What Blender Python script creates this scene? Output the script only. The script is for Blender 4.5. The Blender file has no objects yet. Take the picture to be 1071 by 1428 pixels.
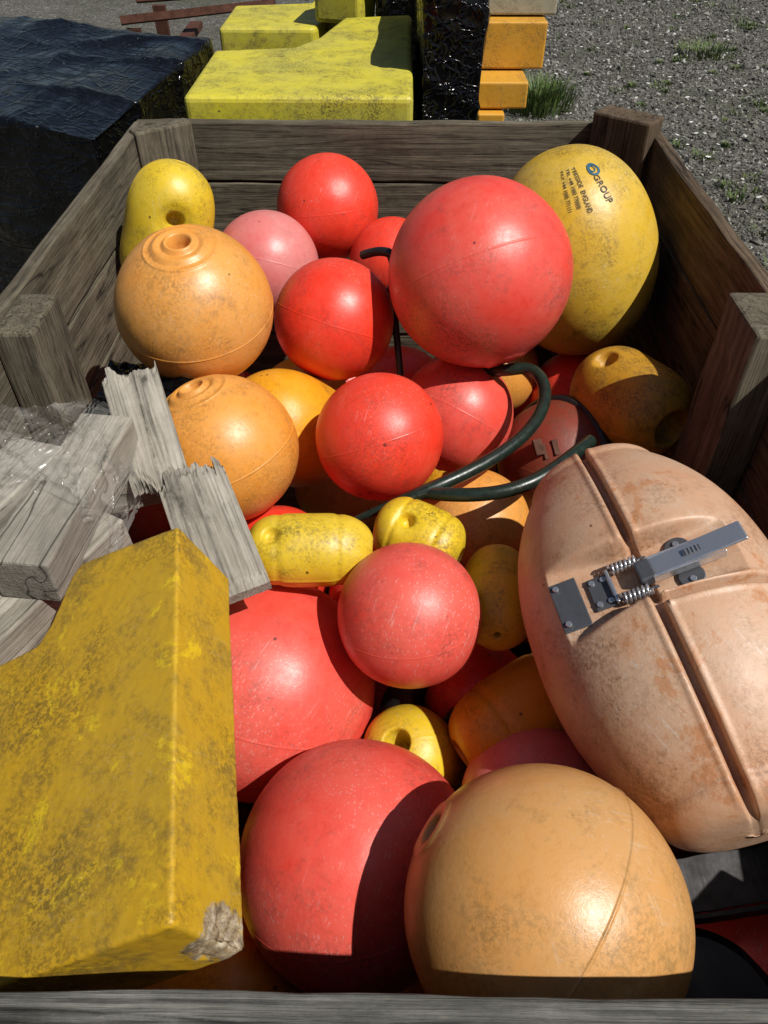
import bpy, bmesh, math, random
from mathutils import Vector, Matrix, Quaternion, noise
random.seed(7)
S = bpy.context.scene
COL = S.collection
R90 = math.pi/2

# ------------------------------------------------------------ node helpers
class NT:
    def __init__(s, name):
        s.m = bpy.data.materials.new(name); s.m.use_nodes = True
        s.t = s.m.node_tree; s.t.nodes.clear()
        s.out = s.t.nodes.new('ShaderNodeOutputMaterial')
        s.b = s.t.nodes.new('ShaderNodeBsdfPrincipled')
        s.t.links.new(s.b.outputs[0], s.out.inputs[0])
    def n(s, typ, **kw):
        nd = s.t.nodes.new(typ)
        for k, v in kw.items(): setattr(nd, k, v)
        return nd
    def L(s, a, b): s.t.links.new(a, b)
    def base(s):
        tc = s.n('ShaderNodeTexCoord')
        oi = s.n('ShaderNodeObjectInfo'); mu = s.n('ShaderNodeMath', operation='MULTIPLY'); mu.inputs[1].default_value = 37.0
        s.L(oi.outputs['Random'], mu.inputs[0])
        va = s.n('ShaderNodeVectorMath', operation='ADD')
        s.L(tc.outputs['Object'], va.inputs[0]); s.L(mu.outputs[0], va.inputs[1])
        return va.outputs[0]
    def coords(s, scale=(1,1,1), rnd=True, rot=(0,0,0)):
        mp = s.n('ShaderNodeMapping')
        mp.inputs['Scale'].default_value = scale
        src = s.base() if rnd else s.n('ShaderNodeTexCoord').outputs['Object']
        if rot != (0,0,0):
            m0 = s.n('ShaderNodeMapping'); m0.inputs['Rotation'].default_value = rot
            s.L(src, m0.inputs[0]); src = m0.outputs[0]
        s.L(src, mp.inputs[0])
        return mp.outputs[0]
    def noise(s, vec, scale, detail=4, rough=.55, dist=0):
        nd = s.n('ShaderNodeTexNoise'); nd.inputs['Scale'].default_value = scale
        nd.inputs['Detail'].default_value = detail; nd.inputs['Roughness'].default_value = rough
        nd.inputs['Distortion'].default_value = dist
        s.L(vec, nd.inputs['Vector']); return nd.outputs[0]
    def voro(s, vec, scale, feature='F1', out='Distance'):
        nd = s.n('ShaderNodeTexVoronoi', feature=feature); nd.inputs['Scale'].default_value = scale
        s.L(vec, nd.inputs['Vector']); return nd.outputs[out]
    def ramp(s, fac, stops):
        nd = s.n('ShaderNodeValToRGB'); e = nd.color_ramp.elements
        while len(e) > 1: e.remove(e[-1])
        for i, (p, c) in enumerate(stops):
            if not hasattr(c, '__len__'): c = (c, c, c)
            el = e[0] if i == 0 else e.new(p)
            el.position = p; el.color = (c[0], c[1], c[2], 1)
        s.L(fac, nd.inputs[0]); return nd.outputs[0]
    def mix(s, fac, a, b, mode='MIX'):
        nd = s.n('ShaderNodeMix', data_type='RGBA', blend_type=mode)
        for sock, v in ((nd.inputs[0], fac), (nd.inputs[6], a), (nd.inputs[7], b)):
            if isinstance(v, (int, float)): sock.default_value = v
            elif isinstance(v, tuple): sock.default_value = (v[0], v[1], v[2], 1)
            else: s.L(v, sock)
        return nd.outputs[2]
    def mul(s, a, b, op='MULTIPLY'):
        nd = s.n('ShaderNodeMath', operation=op)
        for i, v in enumerate((a, b)):
            if isinstance(v, (int, float)): nd.inputs[i].default_value = v
            else: s.L(v, nd.inputs[i])
        return nd.outputs[0]
    def bump(s, h, strength, dist=.005, prev=None):
        nd = s.n('ShaderNodeBump'); nd.inputs['Strength'].default_value = strength
        nd.inputs['Distance'].default_value = dist; s.L(h, nd.inputs['Height'])
        if prev is not None: s.L(prev, nd.inputs['Normal'])
        return nd.outputs[0]
    def setp(s, **kw):
        for k, v in kw.items():
            k = k.replace('_', ' ')
            if hasattr(v, 'is_output') : s.L(v, s.b.inputs[k])
            else: s.b.inputs[k].default_value = v

def plastic(name, base, faded, dirt=.5, rough=.34, fade=.5, grime_col=(.06,.045,.025), speck=.5, scr=.5, fs=5, patch=None, chip=None, gth=.48, bmp=1.0):
    m = NT(name); v = m.coords()
    nf = m.noise(v, fs, 5, .65)
    c = m.mix(m.mul(m.ramp(nf, [(.36, 0), (.64, 1)]), fade), base, faded)
    n0 = m.noise(v, 45, 5, .8)
    c = m.mix(m.mul(m.ramp(n0, [(.42, 0), (.66, 1)]), .30), c, faded)
    c = m.mix(m.mul(m.ramp(n0, [(.3, 1), (.46, 0)]), .25), c, tuple(x*.5 for x in base))
    if patch:
        c = m.mix(m.mul(m.ramp(m.noise(v, patch[2], 7, .74, .4), [(patch[3], 0), (patch[3]+.06, 1)]), patch[1]), c, patch[0])
    light = tuple(min(1, x*.6+.25) for x in faded)
    for rot, off in (((.4, .8, .3), .50), ((1.3, .2, 1.9), .50)):
        vd = m.voro(m.coords((6, 180, 180), rot=rot), 1.0)
        msk = m.ramp(nf, [(off-.02, 0), (off+.10, 1)])
        c = m.mix(m.mul(m.mul(m.ramp(vd, [(.13, 1), (.24, 0)]), msk), scr*.7), c, light)
    grain = m.ramp(m.noise(v, 190, 2, .8), [(.42, 0), (.58, 1)])
    n2 = m.noise(v, 5.5, 8, .78, .2)
    g = m.ramp(n2, [(gth, 0), (gth+.17, 1)])
    c = m.mix(m.mul(m.mul(g, grain), dirt), c, grime_col)
    n4 = m.noise(v, 16, 8, .82)
    c = m.mix(m.mul(m.ramp(n4, [(gth+.07, 0), (gth+.21, 1)]), dirt*.9), c, grime_col)
    vd = m.voro(v, 95)
    sp = m.mul(m.ramp(vd, [(.09, 1), (.17, 0)]), m.ramp(n2, [(.50, 0), (.56, 1)]))
    c = m.mix(m.mul(sp, speck), c, grime_col)
    vg = m.voro(m.coords((1, 1.6, 1.3)), 13)
    c = m.mix(m.mul(m.ramp(vg, [(.035, 1), (.055, 0)]), .85), c, tuple(x*.5 for x in grime_col))
    if chip:
        tc = m.n('ShaderNodeTexCoord'); d = m.n('ShaderNodeVectorMath', operation='DISTANCE')
        m.L(tc.outputs['Object'], d.inputs[0]); d.inputs[1].default_value = chip
        nz = m.noise(v, 42, 6, .8)
        q = m.mul(d.outputs['Value'], m.mul(nz, .068), 'SUBTRACT')
        core = m.ramp(m.noise(v, 90, 6, .8), [(.35, (.08,.055,.03)), (.5, (.26,.19,.11)), (.68, (.55,.48,.36))])
        c = m.mix(m.ramp(q, [(0, 1), (.004, 0)]), c, core)
    m.setp(Base_Color=c)
    m.L(m.ramp(n4, [(.3, rough-.06), (.7, rough+.2)]), m.b.inputs['Roughness'])
    b = m.bump(n0, .25*bmp, .002); b = m.bump(n4, .32*bmp, .003, b)
    m.L(b, m.b.inputs['Normal'])
    m.b.inputs['Specular IOR Level'].default_value = .55
    return m.m

def wood(name, dark, mid, light, rough=.85, grain=1.0, bump=.6, fine=.7, cracks=.8):
    m = NT(name); v = m.coords((1.3, 30*grain, 30*grain)); w = m.coords((1, 1, 1))
    n1 = m.noise(v, 1.6, 8, .7, .9)
    c = m.ramp(n1, [(.3, dark), (.5, mid), (.74, light)])
    v2 = m.coords((2.5, 210, 210)); n2 = m.noise(v2, 1.5, 3, .6)
    c = m.mix(m.mul(m.ramp(n2, [(.5, 0), (.64, 1)]), fine), c, tuple(x*.3 for x in dark))
    v3 = m.coords((14, 60, 60)); n6 = m.noise(v3, 1.5, 5, .7)
    c = m.mix(m.mul(m.ramp(n6, [(.45, 0), (.7, 1)]), .35), c, light)
    n3 = m.noise(w, 5, 7, .75)
    c = m.mix(m.mul(m.ramp(n3, [(.42, 0), (.64, 1)]), .6), c, tuple(x*.45 for x in mid))
    nc = m.noise(m.coords((1.1, 17, 17)), 1.0, 2, .5, .3)
    ck = m.ramp(nc, [(.485, 0), (.50, 1), (.515, 0)])
    c = m.mix(m.mul(m.mul(ck, m.ramp(n3, [(.4, 0), (.55, 1)])), cracks), c, tuple(x*.2 for x in dark))
    m.setp(Base_Color=c, Roughness=rough)
    b = m.bump(n1, bump, .004); b = m.bump(n2, bump*.8, .0025, b)
    m.L(b, m.b.inputs['Normal']); m.b.inputs['Specular IOR Level'].default_value = .22
    return m.m

def simple(name, col, rough=.5, metal=0, var=.4, scale=20, bump=.2, col2=None):
    m = NT(name); v = m.coords(); n = m.noise(v, scale, 6, .7)
    c = m.mix(m.ramp(n, [(.35, 0), (.7, 1)]), col, col2 or tuple(x*(1-var) for x in col))
    m.setp(Base_Color=c, Metallic=metal)
    m.L(m.ramp(n, [(.3, max(0, rough-.12)), (.7, rough+.12)]), m.b.inputs['Roughness'])
    m.L(m.bump(n, bump, .002), m.b.inputs['Normal'])
    return m.m

M = {}
M['red'] = plastic('red_plastic', (.78,.030,.010), (.74,.080,.045), dirt=.5, fade=.6, grime_col=(.14,.03,.02), bmp=.7)
M['coral'] = plastic('coral_plastic', (.73,.048,.030), (.70,.120,.088), dirt=.6, fade=.85, grime_col=(.15,.05,.04), scr=.65, gth=.475, bmp=.7)
M['pink'] = plastic('faded_pink_plastic', (.64,.13,.12), (.60,.24,.22), dirt=.4, fade=.8, grime_col=(.2,.1,.08))
M['orange'] = plastic('orange_plastic', (.72,.27,.030), (.66,.33,.09), dirt=.55, fade=.7, grime_col=(.16,.09,.03), speck=.35, gth=.475, bmp=.7)
M['palorange'] = plastic('pale_orange_plastic', (.60,.275,.07), (.54,.31,.13), dirt=.55, rough=.30, fade=.8, grime_col=(.14,.10,.035), speck=.3, gth=.49, bmp=.7)
M['yellow'] = plastic('yellow_plastic', (.70,.47,.010), (.58,.42,.04), dirt=.8, rough=.36, fade=.6, grime_col=(.12,.085,.02), gth=.48)
M['yelbig'] = plastic('weathered_yellow_plastic', (.62,.37,.012), (.58,.40,.07), dirt=.85, rough=.34, fade=.8, grime_col=(.15,.09,.022), scr=.9, fs=7, gth=.475)
M['amber'] = plastic('amber_plastic', (.72,.30,.008), (.66,.34,.02), dirt=.5, rough=.34, fade=.6, grime_col=(.12,.07,.015))
M['shadyyel'] = plastic('shaded_dirty_amber_plastic', (.48,.23,.010), (.40,.22,.02), dirt=.9, rough=.45, fade=.6, grime_col=(.06,.035,.012), gth=.45)  # amber base darkened: the wall's shade is put into the colour, with grime
M['beige'] = plastic('faded_orange_shell', (.52,.275,.155), (.52,.35,.235), dirt=.7, rough=.42, fade=.9, grime_col=(.18,.08,.03), speck=.6, scr=.9, fs=9, patch=((.42,.15,.04), .6, 14, .56))
M['block2'] = plastic('lime_yellow_block', (.60,.52,.030), (.46,.41,.07), dirt=.9, rough=.45, fade=.7, grime_col=(.12,.10,.03), scr=.3, fs=6, gth=.455)
M['blockor'] = plastic('orange_painted_block', (.62,.29,.015), (.55,.30,.04), dirt=.7, rough=.5, fade=.6)
M['block'] = plastic('yellow_painted_block', (.56,.37,.010), (.46,.31,.03), dirt=.9, rough=.5, fade=.7)
M['offwhite'] = plastic('offwhite_block', (.36,.33,.23), (.30,.27,.18), dirt=.9, rough=.6, fade=.6, scr=.2)
M['shadyred'] = plastic('shaded_red_plastic', (.20,.022,.008), (.16,.035,.015), dirt=.85, rough=.5)  # red with the shade around this ball painted into its base colour
M['blackpl'] = simple('black_rubber', (.012,.012,.013), .45)
M['wood'] = wood('weathered_board', (.032,.027,.018), (.122,.102,.070), (.235,.205,.150), cracks=.9)
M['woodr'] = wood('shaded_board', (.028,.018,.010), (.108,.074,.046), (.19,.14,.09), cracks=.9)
M['woodg'] = wood('grey_driftwood', (.14,.125,.10), (.31,.28,.23), (.48,.44,.375), grain=.55, bump=.6, fine=.45, cracks=1.0)
M['woodk'] = wood('grey_rim_board', (.030,.029,.026), (.12,.115,.10), (.32,.31,.28), bump=1)
M['metal'] = simple('galvanised_steel', (.76,.77,.80), .30, .85, .25, 60, .1)
M['plate'] = simple('dull_steel_plate', (.13,.135,.15), .5, .6, .4, 60)
M['rust'] = simple('rusty_steel', (.10,.035,.018), .8, .3, .5, 30, .5)
M['hose'] = simple('green_black_hose', (.012,.015,.012), .32, 0, .3, 80, .2, (.010,.026,.017))
M['ink'] = simple('black_print', (.025,.020,.012), .6, 0, 0, 160, .1, (.12,.08,.02))
M['blue'] = simple('blue_print', (.02,.12,.20), .6)
M['daisy'] = simple('daisy_white', (.8,.8,.76), .7)
M['grass'] = simple('grass_blade', (.05,.10,.015), .6, 0, .5, 8, 0, (.11,.14,.03))
M['iron'] = simple('painted_dark_iron', (.022,.020,.020), .6, .2, .4, 40)

def film(name, clear=False):
    m = NT(name)
    n = m.noise(m.coords((1, 1, 1)), 5, 3, .5, .6)
    n2 = m.noise(m.coords((.9, 17, 17), rot=(.1,.15,.55)), 1.5, 2, .5, .5)
    n3 = m.noise(m.coords((20, .9, 12), rot=(.2,-.1,.25)), 1.4, 2, .5, .5)
    r2 = m.ramp(n2, [(.44, 0), (.50, 1), (.56, 0)]); r3 = m.ramp(n3, [(.46, 0), (.50, 1), (.54, 0)])
    if clear:
        b = m.bump(r2, .75, .010); b = m.bump(r3, .65, .008, b); b = m.bump(n, .6, .03, b)
        m.setp(Base_Color=(.46,.44,.40,1), Roughness=.2)
        m.b.inputs['Specular IOR Level'].default_value = .9
        m.L(m.ramp(n2, [(.40, .04), (.62, .30)]), m.b.inputs['Alpha'])
    else:
        b = m.bump(r2, .6, .005); b = m.bump(r3, .5, .004, b); b = m.bump(n, .35, .02, b)
        m.setp(Base_Color=(.003,.003,.004,1), Roughness=.17)
        m.b.inputs['Specular IOR Level'].default_value = .36
    m.L(b, m.b.inputs['Normal'])
    return m.m
M['film'] = film('black_stretch_film'); M['clear'] = film('clear_stretch_film', True)

# ------------------------------------------------------------ mesh helpers
def newobj(name, verts, faces, mat, smooth=True, parent=None):
    me = bpy.data.meshes.new(name); me.from_pydata(verts, [], faces); me.update()
    bm = bmesh.new(); bm.from_mesh(me); bmesh.ops.recalc_face_normals(bm, faces=bm.faces); bm.to_mesh(me); bm.free()
    if smooth: me.polygons.foreach_set('use_smooth', [True]*len(me.polygons))
    o = bpy.data.objects.new(name, me); COL.objects.link(o)
    if mat: me.materials.append(mat)
    if parent: o.parent = parent
    return o
def empty(name, loc=(0,0,0)):
    e = bpy.data.objects.new(name, None); COL.objects.link(e); e.location = loc; e.empty_display_size = .05
    return e
def frame(axis, ref=(0,0,1)):
    z = Vector(axis).normalized(); x = Vector(ref); x = (x - z*x.dot(z))
    if x.length < 1e-4: x = Vector((1,0,0)) - z*z.x
    x.normalize(); y = z.cross(x)
    return Matrix((x, y, z)).transposed()
def lathe(prof, segs):
    V = []; F = []; n = len(prof)
    for (r, z) in prof:
        for j in range(segs):
            a = 2*math.pi*j/segs; V.append((r*math.cos(a), r*math.sin(a), z))
    for i in range(n-1):
        for j in range(segs):
            k = (j+1) % segs; F.append((i*segs+j, i*segs+k, (i+1)*segs+k, (i+1)*segs+j))
    F.append(tuple(range(segs))); F.append(tuple(range((n-1)*segs, n*segs)))
    return V, F
def G(x, c, w): return math.exp(-((x-c)/w)**2)

def round_buoy(loc, R, mat, axis=(0,0,1), collar=False, name='round_buoy', seam=.003, hole=.10, open_top=None):
    """collar: moulded rings round a through hole at both poles; otherwise a plain top pole and a filling hole at the bottom pole"""
    if open_top is None: open_top = collar
    ths = set(); N = 110; lo = hole if open_top else .012
    for i in range(N+1): ths.add(lo + (math.pi-lo-hole)*i/N)
    for i in range(-8, 9): ths.add(math.pi/2 + i*.004)
    if collar:
        for i in range(60):
            ths.add(hole+i*.008); ths.add(math.pi-hole-i*.008)
    prof = []
    for t in sorted(ths):
        rr = 1 + seam*G(t, math.pi/2, .009)
        p = min(t, math.pi-t) if open_top else math.pi-t
        if collar:
            rr += .010*G(p, .45, .016) - .012*G(p, .39, .03) + .012*G(p, .31, .03) - .026*G(p, .235, .03) + .016*G(p, .17, .022)
        else:
            rr += .014*G(p, .2, .03) - .012*G(p, .13, .03)
        prof.append((R*rr*math.sin(t), R*rr*math.cos(t)))
    r0, z0 = prof[0]; r1, z1 = prof[-1]
    if open_top: prof = [(r0*.55, z0-R*.55), (r0*.8, z0-R*.12), (r0*.92, z0-R*.02)] + prof
    prof += [(r1*.92, z1+R*.02), (r1*.8, z1+R*.12), (r1*.55, z1+R*.55)]
    V, F = lathe(prof, 96)
    sd = Vector((random.uniform(0,50), random.uniform(0,50), random.uniform(0,50)))
    V2 = []
    for v in V:
        p = Vector(v); V2.append(p*(1+.014*noise.noise(p/R*1.2+sd)))
    o = newobj(name, V2, F, mat)
    o.rotation_mode = 'QUATERNION'; o.rotation_quaternion = frame(axis, (.3,.5,.2)).to_quaternion()
    o.location = loc
    return o

def oval_float(loc, R, H, mat, axis, ref=(0,0,1), dents=(), hole=.3, name='oval_float', pw=2.8, seam=True, waist=0):
    """barrel float: axis half length H, radius R, end recess holes, dents=(angle,zfrac,radius,depth)"""
    prof = []; N = 90
    for i in range(N+1):
        t = -math.pi/2 + math.pi*i/N
        z = math.copysign(abs(math.sin(t))**(2/pw), math.sin(t)); r = abs(math.cos(t))**(2/2.2)
        if r < hole*.98: continue
        prof.append((R*r, -H*z))
    prof.sort(key=lambda q: -q[1])
    z0 = prof[0][1]; rh = R*hole
    prof = [(rh*.5, z0-H*.6), (rh*.75, z0-H*.3), (rh*.9, z0-H*.06), (rh*.97, z0-H*.01)] + prof + [(rh*.97, -z0+H*.01), (rh*.9, -z0+H*.06), (rh*.75, -z0+H*.3), (rh*.5, -z0+H*.6)]
    P = []
    for (a, b) in zip(prof[:-1], prof[1:]):
        k = max(1, int(math.hypot(a[0]-b[0], a[1]-b[1])/.0035))
        for i in range(k): P.append((a[0]+(b[0]-a[0])*i/k, a[1]+(b[1]-a[1])*i/k))
    P.append(prof[-1])
    V, F = lathe(P, 150); V2 = []
    sd = Vector((random.uniform(0,50),)*3)
    for v in V:
        p = Vector(v); a = math.atan2(p.y, p.x); r = math.hypot(p.x, p.y)
        if seam and r > rh*1.05:
            da = abs(abs(a) - R90); k = 1+.022*math.exp(-(da/.03)**2); p.x *= k; p.y *= k
        if r > rh*1.05:
            for gz in (-.45, .45):
                k = 1-waist*math.exp(-((p.z/H-gz)/.05)**2); p.x *= k; p.y *= k
        for (da0, zf, rad, dep) in dents:
            c = Vector((R*math.cos(da0), R*math.sin(da0), H*zf)); d = (p-c).length
            if d < rad*1.8:
                s = 1/(1+math.exp((d-rad)/(rad*.13))); n = Vector((math.cos(da0), math.sin(da0), 0)); p = p - n*dep*s
        p = p*(1+.03*noise.noise(p/R*1.1+sd))
        V2.append(p)
    o = newobj(name, V2, F, mat)
    o.rotation_mode = 'QUATERNION'; o.rotation_quaternion = frame(axis, ref).to_quaternion(); o.location = loc
    return o

def board(name, c, size, mat, rot=None, parent=None, bev=.004, warp=.0035, cuts=30):
    """size local x=length"""
    bm = bmesh.new(); bmesh.ops.create_cube(bm, size=1)
    bmesh.ops.scale(bm, vec=size, verts=bm.verts)
    le = [e for e in bm.edges if abs((e.verts[0].co-e.verts[1].co).x) > size[0]*.5]
    bmesh.ops.subdivide_edges(bm, edges=le, cuts=cuts)
    sd = Vector((random.uniform(0,99),)*3)
    for v in bm.verts:
        q = v.co*6+sd; q3 = v.co*45+sd
        v.co += Vector((0, noise.noise(q)*warp+noise.noise(q3)*warp*.35, noise.noise(q+Vector((9,3,1)))*warp+noise.noise(q3+Vector((3,1,7)))*warp*.5))
    me = bpy.data.meshes.new(name); bm.to_mesh(me); bm.free()
    o = bpy.data.objects.new(name, me); COL.objects.link(o); me.materials.append(mat)
    o.location = c
    if rot is not None: o.rotation_euler = rot
    if parent: o.parent = parent
    b = o.modifiers.new('b', 'BEVEL'); b.width = bev; b.segments = 2; b.limit_method = 'ANGLE'; b.angle_limit = math.radians(50)
    return o

def prism(name, pts, ext, mat, parent=None, bev=.008, segs=3):
    n = len(pts); c = sum((Vector(p) for p in pts), Vector())/n
    V = [Vector(p)-c for p in pts] + [Vector(p)+Vector(ext)-c for p in pts]
    F = [tuple(range(n)), tuple(range(2*n-1, n-1, -1))] + [(i, (i+1) % n, (i+1) % n+n, i+n) for i in range(n)]
    o = newobj(name, V, F, mat, smooth=False, parent=parent); o.location = c
    b = o.modifiers.new('b', 'BEVEL'); b.width = bev; b.segments = segs; b.limit_method = 'ANGLE'; b.angle_limit = .5
    return o

def tube(name, pts, r, mat, parent=None, taper=None):
    cu = bpy.data.curves.new(name, 'CURVE'); cu.dimensions = '3D'; cu.bevel_depth = r; cu.bevel_resolution = 6; cu.use_fill_caps = True
    sp = cu.splines.new('NURBS'); sp.points.add(len(pts)-1); sp.order_u = 4; sp.use_endpoint_u = True; sp.resolution_u = 10
    for i, p in enumerate(pts):
        sp.points[i].co = (*p, 1)
        if taper: sp.points[i].radius = taper[i]
    o = bpy.data.objects.new(name, cu); COL.objects.link(o); cu.materials.append(mat)
    if parent: o.parent = parent
    return o

# ------------------------------------------------------------ crate
ZR = .90; XI = .615; YN = .155; YF = 2.03; TH = .028
cr = empty('wooden_crate')
hs = .148
for k in range(6):
    z = ZR - hs*(k+.5)
    hz = hs-.005
    board('left_board_%d' % k, (-XI-TH/2, (YN+YF)/2, z), (YF-YN, TH, hz), M['wood'], (0,0,R90), cr)
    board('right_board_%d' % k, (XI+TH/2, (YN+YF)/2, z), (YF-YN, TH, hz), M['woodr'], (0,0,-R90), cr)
    board('far_board_%d' % k, (0, YF+TH/2+.001, z-.004), (2*XI+2*TH, TH, hz), M['wood'], None, cr)
    board('near_board_%d' % k, (0, YN-TH/2-.012, z), (2*XI+2*TH, TH+.02, hz), M['woodk'], None, cr)
def post(name, x, y, z1, w, t, ang, mat):
    o = board(name, (x, y, z1/2+.02), (z1-.04, w, t), mat, None, cr, bev=.006)
    o.rotation_mode = 'QUATERNION'
    o.rotation_quaternion = Quaternion((0,0,1), ang) @ Quaternion((0,1,0), -R90)
    return o
post('corner_post_far_left', -XI+.050, YF-.052, ZR+.004, .15, .045, math.radians(-52), M['wood'])
post('corner_post_far_right', XI-.055, YF-.060, ZR+.035, .15, .075, math.radians(50), M['woodr'])
post('mid_post_left', -XI+.034, 1.09, ZR-.006, .13, .064, 0, M['wood'])
post('mid_post_right', XI-.036, 1.08, ZR+.006, .14, .068, 0, M['wood'])
post('corner_post_near_left', -XI+.05, YN+.05, ZR-.02, .10, .05, math.radians(45), M['wood'])
post('corner_post_near_right', XI-.05, YN+.05, ZR-.02, .10, .05, math.radians(-45), M['wood'])
for k in range(9):
    y = YN+.1+k*.21
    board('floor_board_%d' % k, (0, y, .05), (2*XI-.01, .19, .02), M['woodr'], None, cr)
for x in (-.5, 0, .5): board('skid_%d' % (x*2), (x, (YN+YF)/2, .02), (YF-YN, .09, .038), M['wood'], (0,0,R90), cr)

# ------------------------------------------------------------ balls
round_buoy((.162,1.333,.841), .169, M['coral'], (-.3,.6,.7))
round_buoy((-.157,1.848,.756), .123, M['red'], (-.1,.25,.95))
round_buoy((-.113,1.355,.733), .118, M['red'], (.3,.4,.85))
round_buoy((-.287,1.657,.702), .118, M['pink'], (.2,.5,.8))
round_buoy((0,1.70,.69), .10, M['red'], (.2,.6,.8))
round_buoy((-.019,1.045,.683), .110, M['red'], (-.3,.5,.8))
round_buoy((.131,1.26,.575), .116, M['coral'], (.4,.5,.6))
round_buoy((.029,.695,.634), .104, M['coral'], (-.1,.3,.95))
round_buoy((-.198,.690,.457), .175, M['coral'], (.3,.5,.8))
round_buoy((-.040,.408,.478), .155, M['coral'], (-.2,.45,.85))
round_buoy((.210,.498,.462), .107, M['pink'], (.2,.6,.7))
round_buoy((-.343,1.208,.839), .135, M['orange'], (0,-.2,.98), collar=True, hole=.15, seam=.006)
round_buoy((-.283,1.014,.679), .125, M['orange'], (-.32,.12,.94), collar=True, hole=.15, seam=.006)
round_buoy((.163,.290,.655), .145, M['palorange'], (-.80,.42,.36), hole=.13, seam=.009, open_top=True)
round_buoy((.154,1.013,.505), .105, M['orange'], (.2,.6,.8))
# below layer
round_buoy((.145,.72,.40), .09, M['red'], (.2,.6,.7))
round_buoy((-.20,.94,.48), .10, M['red'], (.2,.6,.7))
round_buoy((.45,.30,.38), .125, M['red'], (.2,.6,.7))
round_buoy((-.22,.30,.33), .12, M['amber'], (.2,.6,.7))
low = [(-.45,.35),(-.45,.70),(-.47,1.05),(-.45,1.40),(-.45,1.75),(-.12,1.50),(-.15,1.85),(.15,1.55),(.18,1.88),(.47,1.50),(.48,1.85),(.44,1.0),(.45,.65),(.1,.30),(0,.80),(.2,.75),(0,1.15),(.25,1.1)]
mm = ['red','amber','coral','yellow','red','orange']
for i, (x, y) in enumerate(low):
    round_buoy((x, y, .195+.04*math.sin(i*2.3)), .13, M[mm[i % 6]], (.3,.7,.6))
for i, (x, y, z) in enumerate([(-.45,1.50,.46),(-.2,1.45,.46),(.02,1.5,.46),(.25,1.6,.46),(.45,1.55,.42),(-.42,.85,.45),(-.48,1.15,.45),(-.45,.5,.45),(.45,.95,.42),(.42,.62,.36),(0,.9,.44)]):
    round_buoy((x, y, z), .11, M[mm[(i*5+2) % 6]], (.3,.7,.6))
# trawl ball with rubber band and clip
tb0 = empty('banded_round_buoy', (.350,1.24,.475))
o = round_buoy((0,0,0), .125, M['shadyred'], (.1,.35,.9), name='ball'); o.parent = tb0
V, F = lathe([(.127,.014),(.134,.010),(.134,-.010),(.127,-.014)], 80); o = newobj('rubber_band', V, F, M['blackpl'], parent=tb0)
o.rotation_mode = 'QUATERNION'; o.rotation_quaternion = frame((.75,.5,-.3)).to_quaternion()
for i, (dx, dz) in enumerate(((-.03,.0),(.0,-.01),(.03,0))):
    board('clip_%d' % i, (-.045+dx*.6, -.075, .092+dz), (.018,.032,.008), M['rust'], (math.radians(35),0,.3), tb0, bev=.001, cuts=2, warp=.0005)

# ------------------------------------------------------------ oval floats
oval_float((-.492,1.626,.79), .092, .150, M['yellow'], (.33,.15,.92), ref=(.35,-.8,.3), dents=[(0,.34,.016,.035),(0,.34,.036,.008)], pw=3.2, hole=.12)
oval_float((-.197,1.206,.575), .112, .15, M['amber'], (.35,.55,-.6), hole=.05)
oval_float((-.122,.793,.665), .056, .098, M['yellow'], (1,.05,-.03), ref=(0,-.2,1), dents=[(.1,-.55,.012,.012),(.1,-.55,.024,.003)], pw=3.4, waist=.03)
oval_float((.046,.850,.635), .056, .074, M['yellow'], (.75,-.40,-.10), ref=(0,-.2,1), dents=[(.2,-.25,.010,.022),(.2,-.25,.022,.004)], hole=.28, pw=3.6, waist=.04)
oval_float((.168,.775,.585), .058, .10, M['yellow'], (.1,.85,-.2), ref=(.9,0,.5), pw=3.2, hole=.1)
oval_float((.205,.625,.49), .075, .12, M['amber'], (.75,.45,.1), ref=(0,0,1), pw=3.2, waist=.04)
oval_float((.04,.600,.40), .074, .095, M['yellow'], (-.30,-.25,.9), ref=(0,-1,.3), hole=.30, pw=3)
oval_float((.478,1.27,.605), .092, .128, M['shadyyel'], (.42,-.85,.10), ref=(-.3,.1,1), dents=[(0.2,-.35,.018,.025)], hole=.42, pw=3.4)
oval_float((.07,.69,.36), .085, .10, M['blackpl'], (0,-.2,1), hole=.4)

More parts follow.
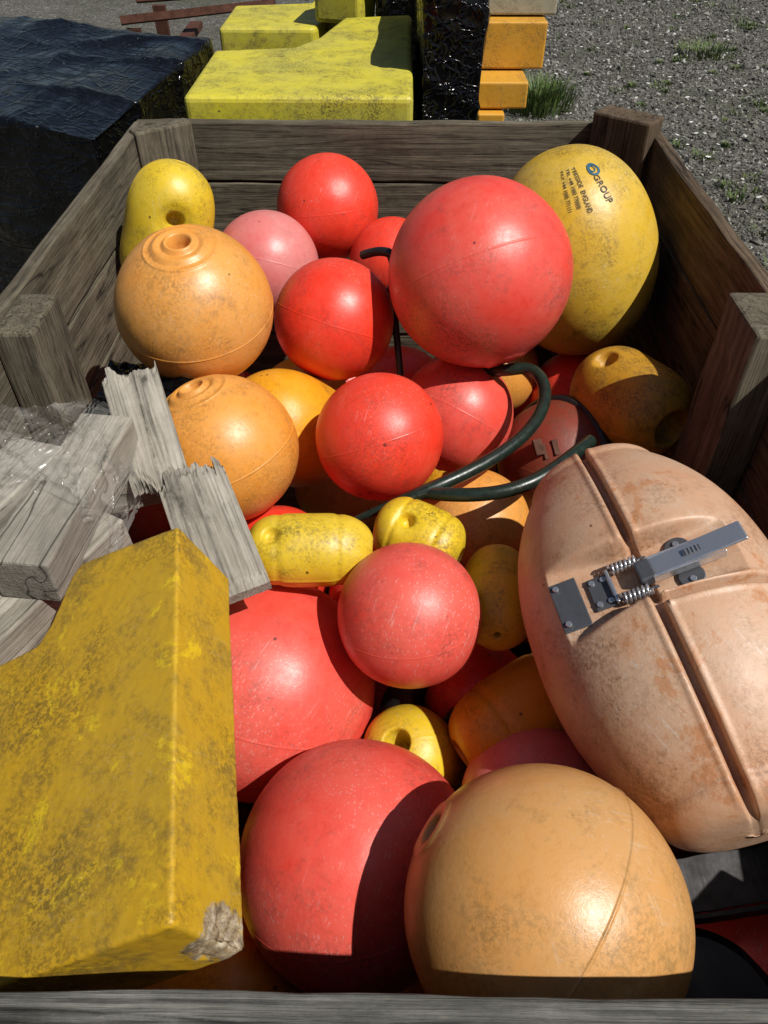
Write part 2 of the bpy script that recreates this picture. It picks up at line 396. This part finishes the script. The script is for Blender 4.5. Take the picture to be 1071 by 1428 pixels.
# ------------------------------------------------------------ big yellow ovoid buoy with printing
by = empty('large_oval_buoy', (.405,1.63,.742))
RA, HA = .178, .225
prof = []
for i in range(121):
    t = math.pi*i/120; r = math.sin(t)**.92; z = math.cos(t)
    k = 1+.004*G(t, R90, .012)
    prof.append((max(.004, RA*r*k), HA*z))
V, F = lathe(prof, 128)
ax = Vector((-.28,.18,.94)).normalized(); fr = frame(ax, (-.2,-.9,.4)).to_quaternion()
b = newobj('shell', V, F, M['yelbig'], parent=by); b.rotation_mode = 'QUATERNION'; b.rotation_quaternion = fr
def on_shell(a, z):
    t = math.acos(max(-1, min(1, z/HA))); r = RA*math.sin(t)**.92
    return Vector((r*1.004*math.cos(a), r*1.004*math.sin(a), z))
def wrap_text(txt, size, a0, z0, mat, rot, name):
    cu = bpy.data.curves.new(name, 'FONT'); cu.body = txt; cu.size = size; cu.offset = size*.012
    o = bpy.data.objects.new('tmp', cu); COL.objects.link(o); bpy.context.view_layer.update()
    me = bpy.data.meshes.new_from_object(o.evaluated_get(bpy.context.evaluated_depsgraph_get()))
    bpy.data.objects.remove(o)
    bm = bmesh.new(); bm.from_mesh(me)
    bmesh.ops.triangulate(bm, faces=bm.faces)
    bmesh.ops.subdivide_edges(bm, edges=[e for e in bm.edges if e.calc_length() > size*.2], cuts=2)
    rad0 = max(.06, RA*math.sin(math.acos(z0/HA)))
    for v in bm.verts:
        u = v.co.x*math.cos(rot)-v.co.y*math.sin(rot); w = v.co.x*math.sin(rot)+v.co.y*math.cos(rot)
        z = z0+w
        p = on_shell(a0+u/rad0, z)
        n = Vector((p.x/RA**2, p.y/RA**2, p.z/HA**2)).normalized(); v.co = p+n*.0012
    bm.to_mesh(me); bm.free()
    t = bpy.data.objects.new(name, me); COL.objects.link(t); me.materials.clear(); me.materials.append(mat)
    t.parent = by; t.rotation_mode = 'QUATERNION'; t.rotation_quaternion = fr
rt = math.radians(-88)
wrap_text('GROUP', .0155, .50, .176, M['ink'], rt, 'lettering_group')
wrap_text('TEESSIDE  ENGLAND', .0085, .20, .198, M['ink'], rt, 'lettering_town')
wrap_text('TEL +44 1000 770000', .0074, .08, .198, M['ink'], rt, 'lettering_phone')
wrap_text('FAX +44 1000 771111', .0074, -.04, .197, M['ink'], rt, 'lettering_fax')
wrap_text('O', .028, .47, .196, M['blue'], rt, 'printed_emblem')
wrap_text('O', .015, .51, .192, M['blue'], rt, 'printed_emblem_centre')

# ------------------------------------------------------------ split shell buoy with latch
sb = empty('split_shell_buoy', (.352,.622,.705))
ax = Vector((.18,-.97,-.10)).normalized(); n0 = Vector((-.40,-.12,.9))
FM = frame(ax, n0); SQ = FM.to_quaternion()
SR, SH = .166, .228
NA, NZ = 640, 250
V = []; F = []
def sh_r(s): return SR*(1-.40*abs(s)**2.5)
prof = [(sh_r(-1+2*i/NZ), (-1+2*i/NZ)*SH) for i in range(NZ+1)]
def cap(sign):
    out = []; r0 = sh_r(1); rc = .05
    for i in range(1, 13):
        q = R90*i/12; out.append((r0-rc*(1-math.cos(q)), sign*(SH+rc*math.sin(q)*.7)))
    for f in (.7,.5,.3,.12): out.append(((r0-rc)*f, sign*(SH+rc*.7+.003*(1-f))))
    return out
prof = list(reversed(cap(-1))) + prof + cap(1)
segs = NA
def S_(d, w): return 1/(1+math.exp(max(-40, min(40, d/w))))
for (r, z) in prof:
    for j in range(segs):
        u = 2*math.pi*j/segs - math.pi; a = u - .62*math.sin(u)
        x = r*math.cos(a); y = r*math.sin(a)
        f = (abs(math.cos(a))**2.5+abs(math.sin(a))**2.5)**(-1/2.5); f = 1+(f-1)*.45; x *= f; y *= f
        if x > 0:
            g = S_(abs(y)-.0048, .0007)
            g2 = S_(abs(z-.047)-.0042, .0007)*(1 if y < 0 else 0)
            zc_ = -.002; hw = .038+.16*max(0, y-.02)
            m1 = S_(abs(z-zc_)-hw, .0020)*S_(abs(y)-.120, .004)
            lim = SR-.034
            if x > lim: x = x + (lim-x)*m1
            lip = (S_(abs(abs(y)-.0100)-.0035, .0012)*(1-m1) + S_(abs(abs(z-.047)-.009)-.003, .001)*(1 if y < -.01 else 0))*.0020
            x += lip*(1 if r > SR*.5 else 0)
            x -= .020*max(g, g2)
        V.append((x, y, z))
for i in range(len(prof)-1):
    for j in range(segs):
        k = (j+1) % segs; F.append((i*segs+j, i*segs+k, (i+1)*segs+k, (i+1)*segs+j))
F.append(tuple(range(segs))); F.append(tuple(range((len(prof)-1)*segs, len(prof)*segs)))
o = newobj('shell', V, F, M['beige'], parent=sb); o.rotation_mode = 'QUATERNION'; o.rotation_quaternion = SQ
LT = empty('latch', (0,0,0)); LT.parent = sb; LT.rotation_mode = 'QUATERNION'; LT.rotation_quaternion = SQ @ Quaternion((1,0,0), math.pi)
LX = SR-.034
def lbox(name, c, s, mat, bev=.0012, rz=0):
    bm = bmesh.new(); bmesh.ops.create_cube(bm, size=1); bmesh.ops.scale(bm, vec=s, verts=bm.verts)
    me = bpy.data.meshes.new(name); bm.to_mesh(me); bm.free(); o = bpy.data.objects.new(name, me); COL.objects.link(o)
    me.materials.append(mat); o.location = c; o.parent = LT; o.rotation_euler = (rz, 0, 0)
    b = o.modifiers.new('b', 'BEVEL'); b.width = bev; b.segments = 2; return o
def lcyl(name, c, r, h, mat, axis='X'):
    V, F = lathe([(r*.9, h/2), (r, h/2-.0006), (r, -h/2)], 24); o = newobj(name, V, F, mat, smooth=False); o.parent = LT; o.location = c
    if axis == 'X': o.rotation_euler = (0, R90, 0)
    if axis == 'Y': o.rotation_euler = (R90, 0, 0)
    return o
lbox('back_plate', (LX+.0015, -.092, 0), (.003, .034, .068), M['plate'])
lbox('hinge_plate', (LX+.003, -.052, 0), (.003, .026, .044), M['plate'])
V, F = lathe([(.014,.0015),(.015,.0008),(.015,-.0015)], 32)
for sg in (-1, 1):
    q = newobj('lug', V, F, M['plate'], smooth=False, parent=LT); q.location = (LX+.003, .048, sg*.020); q.rotation_euler = (0, R90, 0)
lv = lbox('lever', (LX+.021, .064, .0), (.004, .108, .026), M['metal'], .0018); lv.rotation_euler = (0, 0, -.08)
lbox('lever_side_a', (LX+.014, .050, .0135), (.013, .085, .002), M['metal'])
lbox('lever_side_b', (LX+.014, .050, -.0135), (.013, .085, .002), M['metal'])
lbox('lever_block', (LX+.012, .003, 0), (.016, .020, .028), M['plate'], .003)
lbox('catch_window', (LX+.0238, .058, 0), (.001, .020, .008), M['plate'], .0003)
for q in range(4): lbox('catch_rib_%d' % q, (LX+.0246, .0515+q*.0043, 0), (.001, .0016, .008), M['metal'], .0003)
for sg in (-1, 1):
    pts = []
    for i in range(90):
        a = i/90*2*math.pi*7; pts.append((LX+.010+.0065*math.cos(a), -.034+.036*i/90, sg*.021+.0065*math.sin(a)))
    tube('spring', pts, .0014, M['metal'], LT)
    lbox('wire_arm', (LX+.010, -.014, sg*.021), (.003, .05, .003), M['plate'])
lbox('wire_cross', (LX+.010, -.038, 0), (.004, .004, .046), M['metal'])
for (yy, zz) in [(-.101,.025),(-.101,-.025),(-.059,.015),(-.059,-.015),(-.045,.015),(-.045,-.015),(.048,.025),(.048,-.025)]:
    lcyl('rivet', (LX+.0055, yy, zz), .0036, .003, M['metal'])

# ------------------------------------------------------------ foreground yellow block
P2 = Vector((-.162,.2,.88)); U = Vector((-.18,.98,.055)).normalized(); E = Vector((.042,.010,-.100))
Vv = U.cross(Vector((.045,.010,-.088))).normalized()
poly = [(0,0),(.41,0),(.43,.14),(.418,.152),(.358,.175),(.338,.19),(.335,.37),(.0,.37)]
pts = [P2+U*u+Vv*v for u, v in poly]
fb = prism('yellow_buoyancy_block', pts, E, None, bev=.003, segs=2)
cen = fb.location.copy()
rm = fb.modifiers.new('r', 'REMESH'); rm.mode = 'VOXEL'; rm.voxel_size = .0023
bpy.context.view_layer.update()
me = bpy.data.meshes.new_from_object(fb.evaluated_get(bpy.context.evaluated_depsgraph_get()))
fb.modifiers.clear(); fb.data = me
chipc = (P2+E*.74-cen)
nrm = [v.normal.copy() for v in me.vertices]
for v, n in zip(me.vertices, nrm):
    p = v.co
    d = .0006*noise.noise(p*22)+.0003*noise.noise(p*130)+.0012*noise.noise(p*6)
    dc = (p-chipc).length + .012*noise.noise(p*60)
    ch = max(0, 1-dc/.030); d -= ch*(.010+.012*noise.noise(p*110))
    v.co = p + n*d
me.polygons.foreach_set('use_smooth', [True]*len(me.polygons))
MB = plastic('chipped_yellow_block', (.52,.30,.009), (.42,.26,.022), dirt=.85, rough=.48, fade=.8, grime_col=(.16,.10,.014), speck=.5, scr=.35, fs=8, patch=((.68,.46,.010), .85, 14, .575), chip=tuple(chipc), gth=.44, bmp=.6)
me.materials.clear(); me.materials.append(MB)

# ------------------------------------------------------------ timbers
def plank(name, a, b, w, t, nrm, mat, jag_a=0, jag_b=0, parent=None):
    a = Vector(a); b = Vector(b); L = (b-a).length; x = (b-a).normalized(); z = Vector(nrm); z = (z-x*z.dot(x)).normalized(); y = z.cross(x)
    NX, NY = 24, 80; V = []; F = []
    sd = random.uniform(0, 50)
    def jag(i, k):
        if not k: return 0
        s = noise.noise(Vector((i*.040, sd, 1)))*1.5 + noise.noise(Vector((i*.13, sd, 5)))*.5
        c_ = math.floor(i*.13+noise.noise(Vector((i*.2, sd, 3)))*.6)
        s += (noise.noise(Vector((c_*7.31, sd, 2.2)))) * .9 + noise.noise(Vector((i*.6, sd, 7)))*.2
        return k*(.9+s)
    ja = [jag(i, jag_a) for i in range(NY+1)]; sd += 20; jb = [jag(i, jag_b) for i in range(NY+1)]
    for s in (1, -1):
        for i in range(NX+1):
            for j in range(NY+1):
                x0 = ja[j]*(1 if s > 0 else .5); x1 = L-jb[j]*(1 if s > 0 else .5)
                V.append((x0+(x1-x0)*i/NX-L/2, w*(j/NY-.5), s*t/2*(1 if 1 < i < NX-1 or not (jag_a or jag_b) else .75)+.0008*noise.noise(Vector((i*.15, j*.25, sd)))))
    o_ = (NX+1)*(NY+1)
    for i in range(NX):
        for j in range(NY):
            q = i*(NY+1)+j; F.append((q, q+1, q+NY+2, q+NY+1)); F.append((q+o_, q+NY+1+o_, q+NY+2+o_, q+1+o_))
    for i in range(NX):
        q = i*(NY+1); F.append((q, q+NY+1, q+NY+1+o_, q+o_)); q += NY; F.append((q, q+o_, q+NY+1+o_, q+NY+1))
    for j in range(NY):
        q = j; F.append((q, q+o_, q+1+o_, q+1)); q = NX*(NY+1)+j; F.append((q, q+1, q+1+o_, q+o_))
    o = newobj(name, V, F, mat, smooth=False, parent=parent); o.location = (a+b)/2
    o.rotation_mode = 'QUATERNION'; o.rotation_quaternion = Matrix((x, y, z)).transposed().to_quaternion()
    return o
plank('broken_plank', (-.418,1.03,.835), (-.335,.835,.735), .086, .018, (.15,-.55,.8), M['woodg'], .018, .022)
plank('broken_plank', (-.310,.885,.755), (-.205,.655,.715), .100, .024, (.1,-.45,.85), M['woodg'], .030, 0)
tb = empty('timber_offcuts')
board('beam_a', (-.435,.765,.79), (.30,.080,.070), M['woodg'], (0,0,math.radians(84)), tb, bev=.003)
board('beam_b', (-.535,.72,.80), (.26,.080,.07), M['woodg'], (0,math.radians(4),math.radians(74)), tb, bev=.003)
board('beam_c', (-.50,.86,.72), (.30,.09,.06), M['woodg'], (0,0,math.radians(20)), tb, bev=.003)
board('beam_d', (-.46,.655,.73), (.26,.075,.06), M['woodg'], (0,math.radians(-5),math.radians(62)), tb, bev=.003)
V = []; F = []; nx, ny = 110, 110
for i in range(nx+1):
    for j in range(ny+1):
        x = -.60+.235*i/nx; y = .715+.20*j/ny
        z = .840+.008*noise.noise(Vector((x*14, y*14, 0)))+.007*(1-abs(noise.noise(Vector((x*26, y*38, 5)))))**4+.002*noise.noise(Vector((x*110, y*90, 5)))
        e = max(0, i/nx-.84); z -= e*.60; e = max(0, .12-j/ny); z -= e*.25
        V.append((x+.02*noise.noise(Vector((0,y*12,2))), y+.03*noise.noise(Vector((x*12,0,4))), z))
for i in range(nx):
    for j in range(ny): q = i*(ny+1)+j; F.append((q, q+1, q+ny+2, q+ny+1))
newobj('plastic_wrap', V, F, M['clear'], parent=tb)
V = []; F = []
for i in range(41):
    for j in range(41):
        x = -.50+.17*i/40; y = 1.0+.17*j/40
        V.append((x, y+.02*noise.noise(Vector((x*20,1,2))), .745+.03*noise.noise(Vector((x*16,y*16,3)))+.012*(1-abs(noise.noise(Vector((x*50,y*40,1)))))**3))
for i in range(40):
    for j in range(40): q = i*41+j; F.append((q, q+1, q+42, q+41))
newobj('black_film_scrap', V, F, M['film'])

# ------------------------------------------------------------ hose
hp = empty('rubber_hose')
tube('loop', [(.16,1.30,.66),(.21,1.235,.69),(.25,1.245,.705),(.285,1.21,.70),(.283,1.14,.69),(.237,1.05,.685),(.15,.975,.676),(.07,.93,.67),(.02,.92,.65),(-.05,.905,.625),(-.10,.90,.60)], .0115, M['hose'], hp, [1,1,1,1,1,1,1,1,.9,.5,.3])
tube('return', [(.05,.935,.655),(.09,.91,.672),(.157,.897,.682),(.235,.915,.695),(.296,.975,.70),(.34,1.03,.69)], .0115, M['hose'], hp)
sp_ = empty('black_strap')
tube('strap_loop', [(-.06,1.50,.80),(-.03,1.47,.825),(.00,1.45,.83),(.02,1.44,.81),(.01,1.43,.78),(-.01,1.45,.74)], .009, M['blackpl'], sp_)
tube('strap_tail', [(-.01,1.48,.82),(.01,1.44,.80),(.00,1.40,.76),(.01,1.36,.70),(.02,1.32,.62)], .007, M['blackpl'], sp_)

bk = empty('angle_iron')
board('flange_a', (.42,.365,.555), (.20,.06,.006), M['iron'], (math.radians(10),0,math.radians(8)), bk, bev=.001)
board('flange_b', (.424,.334,.530), (.20,.006,.05), M['iron'], (math.radians(10),0,math.radians(8)), bk, bev=.001)
V, F = lathe([(.03,.02),(.09,.02),(.10,.01),(.10,-.01),(.03,-.02)], 64)
o = newobj('rubber_disc', V, F, M['blackpl'], smooth=False); o.location = (.36,.235,.46); o.rotation_euler = (math.radians(12), math.radians(-15), 0)

# ------------------------------------------------------------ outside objects
def film_box(name, quad, z0, z1, amp=.02, seed=0):
    bm = bmesh.new(); vs = [bm.verts.new((x, y, z0)) for x, y in quad] + [bm.verts.new((x, y, z1)) for x, y in quad]
    bm.faces.new(vs[4:]); bm.faces.new(vs[:4][::-1])
    for i in range(4): bm.faces.new((vs[i], vs[(i+1) % 4], vs[(i+1) % 4+4], vs[i+4]))
    bmesh.ops.subdivide_edges(bm, edges=bm.edges, cuts=80, use_grid_fill=True)
    bm.normal_update()
    for v in bm.verts:
        q = v.co*1.8+Vector((seed,)*3); d = noise.noise(q)*amp*1.2
        q2 = Vector((v.co.x*1.2+v.co.y*3.2, v.co.y*.5-v.co.x*.5, v.co.z*9+v.co.x*2.5+seed)); d += (1-abs(noise.noise(q2)))**10*amp*.40
        q3 = Vector((v.co.x*5-v.co.y*1.0, v.co.y*1.0+v.co.x*.4, -v.co.z*5+v.co.x*3+seed)); d += (1-abs(noise.noise(q3)))**12*amp*.30
        v.co += v.normal*d
    bmesh.ops.recalc_face_normals(bm, faces=bm.faces)
    me = bpy.data.meshes.new(name); bm.to_mesh(me); bm.free(); me.polygons.foreach_set('use_smooth', [True]*len(me.polygons))
    o = bpy.data.objects.new(name, me); COL.objects.link(o); me.materials.append(M['film']); return o
film_box('film_wrapped_pallet', [(-.70,1.90),(-.60,2.85),(-2.3,3.4),(-2.2,2.6)], 0, .90, .028, 3)
film_box('film_wrapped_pallet', [(.080,2.32),(.235,2.34),(.25,2.95),(.085,2.95)], 0, 1.16, .024, 9)
film_box('film_wrapped_pallet', [(-.05,3.12),(.30,3.12),(.30,3.6),(-.05,3.6)], 0, 1.3, .02, 5)

st = empty('buoyancy_block_stack')
def flat(poly, z, h, mat, name, bev=.012):
    return prism(name, [Vector((x, y, z)) for x, y in poly], (0,0,-h), mat, st, bev)
main = [(-.53,2.10),(.050,2.10),(.060,3.05),(-.17,3.0),(-.235,2.72),(-.30,2.60),(-.53,2.56)]
flat(main, .935, .16, M['block2'], 'top_block', .015)
flat([(x*.98-.02, y*.99+.05) for x, y in main], .76, .18, M['block2'], 'second_block')
flat([(x*.98, y*.99+.06) for x, y in main], .56, .2, M['block'], 'third_block')
flat([(x*.98-.03, y*.99+.05) for x, y in main], .34, .34, M['block'], 'bottom_block')
st = empty('buoyancy_block_stack')
m2 = [(-.62,3.12),(-.28,3.12),(-.24,3.25),(-.08,3.25),(-.08,3.75),(-.3,3.75),(-.33,3.55),(-.62,3.5)]
flat(m2, .88, .2, M['block2'], 'top_block', .015)
flat([(x, y+.03) for x, y in m2], .66, .66, M['block2'], 'lower_block', .015)
flat([(-.28,3.15),(-.25,3.35),(-.2,3.42),(-.16,3.45),(-.07,3.45),(-.07,3.2),(-.12,3.1)], 1.04, .15, M['block2'], 'leaning_block', .015)
st = empty('painted_timber_stack')
def tbx(name, x0, x1, y0, y1, z0, z1, mat): return prism(name, [Vector((x0,y0,z1)),Vector((x1,y0,z1)),Vector((x1,y1,z1)),Vector((x0,y1,z1))], (0,0,z0-z1), mat, st, .006)
tbx('baulk_base', .255,.37, 2.50,3.0, 0,.60, M['blockor'])
tbx('baulk_lowest', .25,.33, 2.45,2.9, .604,.795, M['blockor'])
tbx('baulk_low', .245,.395, 2.48,3.0, .80,.872, M['blockor'])
tbx('baulk_upper', .262,.45, 2.60,3.1, .877,1.00, M['blockor'])
tbx('baulk_top', .275,.48, 2.66,3.2, 1.005,1.10, M['offwhite'])
st = empty('rusty_steel_frame')
for i, (a, b_) in enumerate([((-1.2,3.9,.75),(-.55,4.1,.78)),((-1.2,4.2,.78),(-.5,4.35,.8)),((-.62,3.6,.7),(-.62,4.5,.72)),((-1.0,3.7,.6),(-1.0,4.5,.62)),((-.62,3.95,.72),(-.62,3.95,0)),((-1.15,4.4,.72),(-1.15,4.4,0)),((-.62,4.45,.72),(-.62,4.45,0)),((-1.15,3.9,.72),(-1.15,3.9,0))]):
    plank('bar_%d' % i, a, b_, .06, .03, (0,.3,1) if a[2]-b_[2] < .5 else (0,1,0), M['rust'], parent=st)

# ------------------------------------------------------------ ground
m = NT('gravel_ground'); v = m.coords(rnd=False)
vc = m.n('ShaderNodeTexVoronoi'); vc.inputs['Scale'].default_value = 55; m.L(v, vc.inputs['Vector'])
vc2 = m.n('ShaderNodeTexVoronoi'); vc2.inputs['Scale'].default_value = 130; m.L(v, vc2.inputs['Vector'])
g1 = m.n('ShaderNodeSeparateColor'); m.L(vc.outputs['Color'], g1.inputs[0])
c = m.ramp(g1.outputs[0], [(0,(.030,.028,.024)),(.5,(.10,.092,.077)),(.85,(.18,.17,.145)),(1,(.36,.35,.31))])
g2 = m.n('ShaderNodeSeparateColor'); m.L(vc2.outputs['Color'], g2.inputs[0])
c2 = m.ramp(g2.outputs[1], [(0,(.03,.03,.024)),(.6,(.10,.092,.078)),(1,(.24,.23,.20))])
c = m.mix(.5, c, c2)
nb = m.noise(v, 1.3, 8, .75); c = m.mix(m.mul(m.ramp(nb, [(.45,0),(.62,1)]), .65), c, (.045,.050,.020))
nb2 = m.noise(v, 5, 6, .75); c = m.mix(m.mul(m.ramp(nb2, [(.5,0),(.68,1)]), .5), c, (.05,.040,.026))
c = m.mix(m.ramp(vc.outputs['Distance'], [(.55, 0), (.9, .8)]), c, (.02,.02,.016))
m.setp(Base_Color=c, Roughness=.95)
bb = m.bump(vc.outputs['Distance'], .8, .012); bb.node.invert = True
bb = m.bump(vc2.outputs['Distance'], .6, .006, bb); m.L(bb, m.b.inputs['Normal'])
newobj('gravel_ground', [(-150,-150,0),(150,-150,0),(150,150,0),(-150,150,0)], [(0,1,2,3)], m.m, smooth=False)

m = NT('gravel_stone'); at = m.n('ShaderNodeNewGeometry')
c = m.ramp(at.outputs['Random Per Island'], [(0,(.025,.024,.022)),(.4,(.09,.084,.07)),(.8,(.17,.16,.138)),(.96,(.30,.29,.26)),(1,(.5,.49,.46))])
m.setp(Base_Color=c, Roughness=.9)
V = []; F = []
OC = [Vector(p) for p in ((1,0,0),(-1,0,0),(0,1,0),(0,-1,0),(0,0,1),(0,0,-1))]; OF = [(0,2,4),(2,1,4),(1,3,4),(3,0,4),(2,0,5),(1,2,5),(3,1,5),(0,3,5)]
for i in range(44000):
    y = 1.5+9.5*random.random()**1.4; x = .72+random.random()*(.2+y*.55)
    if random.random() < .06: x = random.uniform(-.9, .8); y = random.uniform(3.3, 11)
    s = random.uniform(.004,.011)*(1+.1*y)*(1.9 if random.random() < .03 else 1); k = len(V); q = Quaternion((random.random()-.5, random.random()-.5, random.random()-.5, random.random()-.5)).normalized()
    for p in OC:
        w = q @ Vector((p.x*s*random.uniform(.7,1.3), p.y*s*random.uniform(.7,1.3), p.z*s*.8)); V.append((x+w.x, y+w.y, w.z*.8+s*.15))
    F += [(a+k, b_+k, c_+k) for a, b_, c_ in OF]
me = bpy.data.meshes.new('gravel'); me.from_pydata(V, [], F); o = bpy.data.objects.new('gravel', me); COL.objects.link(o); me.materials.append(m.m)

def clump(V, F, x, y, r, n, h):
    for i in range(n):
        a = random.uniform(0, 6.283); rr = r*random.random()**.6; bx = x+rr*math.cos(a)*.7; by_ = y+rr*math.sin(a)*.7
        hh = h*random.uniform(.4,1); lean = random.uniform(.2,.9)*hh; a2 = a+random.uniform(-.6,.6); w = .003+.002*random.random()
        k = len(V); dx, dy = -math.sin(a2)*w, math.cos(a2)*w
        V += [(bx-dx,by_-dy,0),(bx+dx,by_+dy,0),(bx+math.cos(a2)*lean*.4+dx*.8,by_+math.sin(a2)*lean*.4+dy*.8,hh*.65),(bx+math.cos(a2)*lean*.4-dx*.8,by_+math.sin(a2)*lean*.4-dy*.8,hh*.65),(bx+math.cos(a2)*lean,by_+math.sin(a2)*lean,hh)]
        F += [(k,k+1,k+2,k+3),(k+3,k+2,k+4)]
V = []; F = []
clump(V,F,.90,5.35,.34,700,.18); clump(V,F,.80,6.3,.25,300,.14); clump(V,F,2.4,6.7,.35,260,.08); clump(V,F,.95,7.4,.2,160,.1); clump(V,F,.75,4.6,.12,120,.12)
for i in range(190):
    y = random.uniform(2,10); x = .8+random.random()*(y*.55); clump(V,F,x,y,random.uniform(.03,.14),random.randint(10,55),random.uniform(.015,.05))
newobj('grass_weeds', V, F, M['grass'], smooth=False)
V = []; F = []
for i in range(190):
    y = random.uniform(1.8,10); x = .85+random.random()*(y*.55); k = len(V); r = random.uniform(.009,.018); z = random.uniform(.02,.045); tx = random.uniform(-.4,.4)
    for j in range(10):
        a = j*.6283; q = r*(1 if j % 2 else .7); V.append((x+q*math.cos(a), y+q*math.sin(a), z+tx*q*math.cos(a)))
    F.append(tuple(range(k, k+10)))
newobj('daisies', V, F, M['daisy'], smooth=False)

# ------------------------------------------------------------ light, world, camera
Ld = Vector((.58,-.37,1)).normalized()
sl = bpy.data.lights.new('sun', 'SUN'); sl.energy = 5.0; sl.angle = math.radians(.53); sl.color = (1,.965,.90)
so = bpy.data.objects.new('sun', sl); COL.objects.link(so); so.rotation_euler = Ld.to_track_quat('Z', 'Y').to_euler(); so.location = (3,-2,6)
w = bpy.data.worlds.new('World'); S.world = w; w.use_nodes = True; nt = w.node_tree
sk = nt.nodes.new('ShaderNodeTexSky'); sk.sky_type = 'NISHITA'; sk.sun_disc = False
sk.sun_elevation = math.asin(Ld.z); sk.sun_rotation = math.atan2(Ld.x, Ld.y)
nt.links.new(sk.outputs[0], nt.nodes['Background'].inputs[0]); nt.nodes['Background'].inputs[1].default_value = .05
cd = bpy.data.cameras.new('camera'); co = bpy.data.objects.new('camera', cd); COL.objects.link(co)
cd.sensor_fit = 'VERTICAL'; cd.sensor_height = 24; cd.lens = 24*1065/1428; cd.clip_start = .02; cd.clip_end = 500
co.location = (0,0,1.5); co.rotation_euler = (math.radians(90-43.6), 0, .0112)
S.camera = co
S.view_settings.view_transform = 'Standard'; S.view_settings.look = 'None'; S.view_settings.exposure = 0
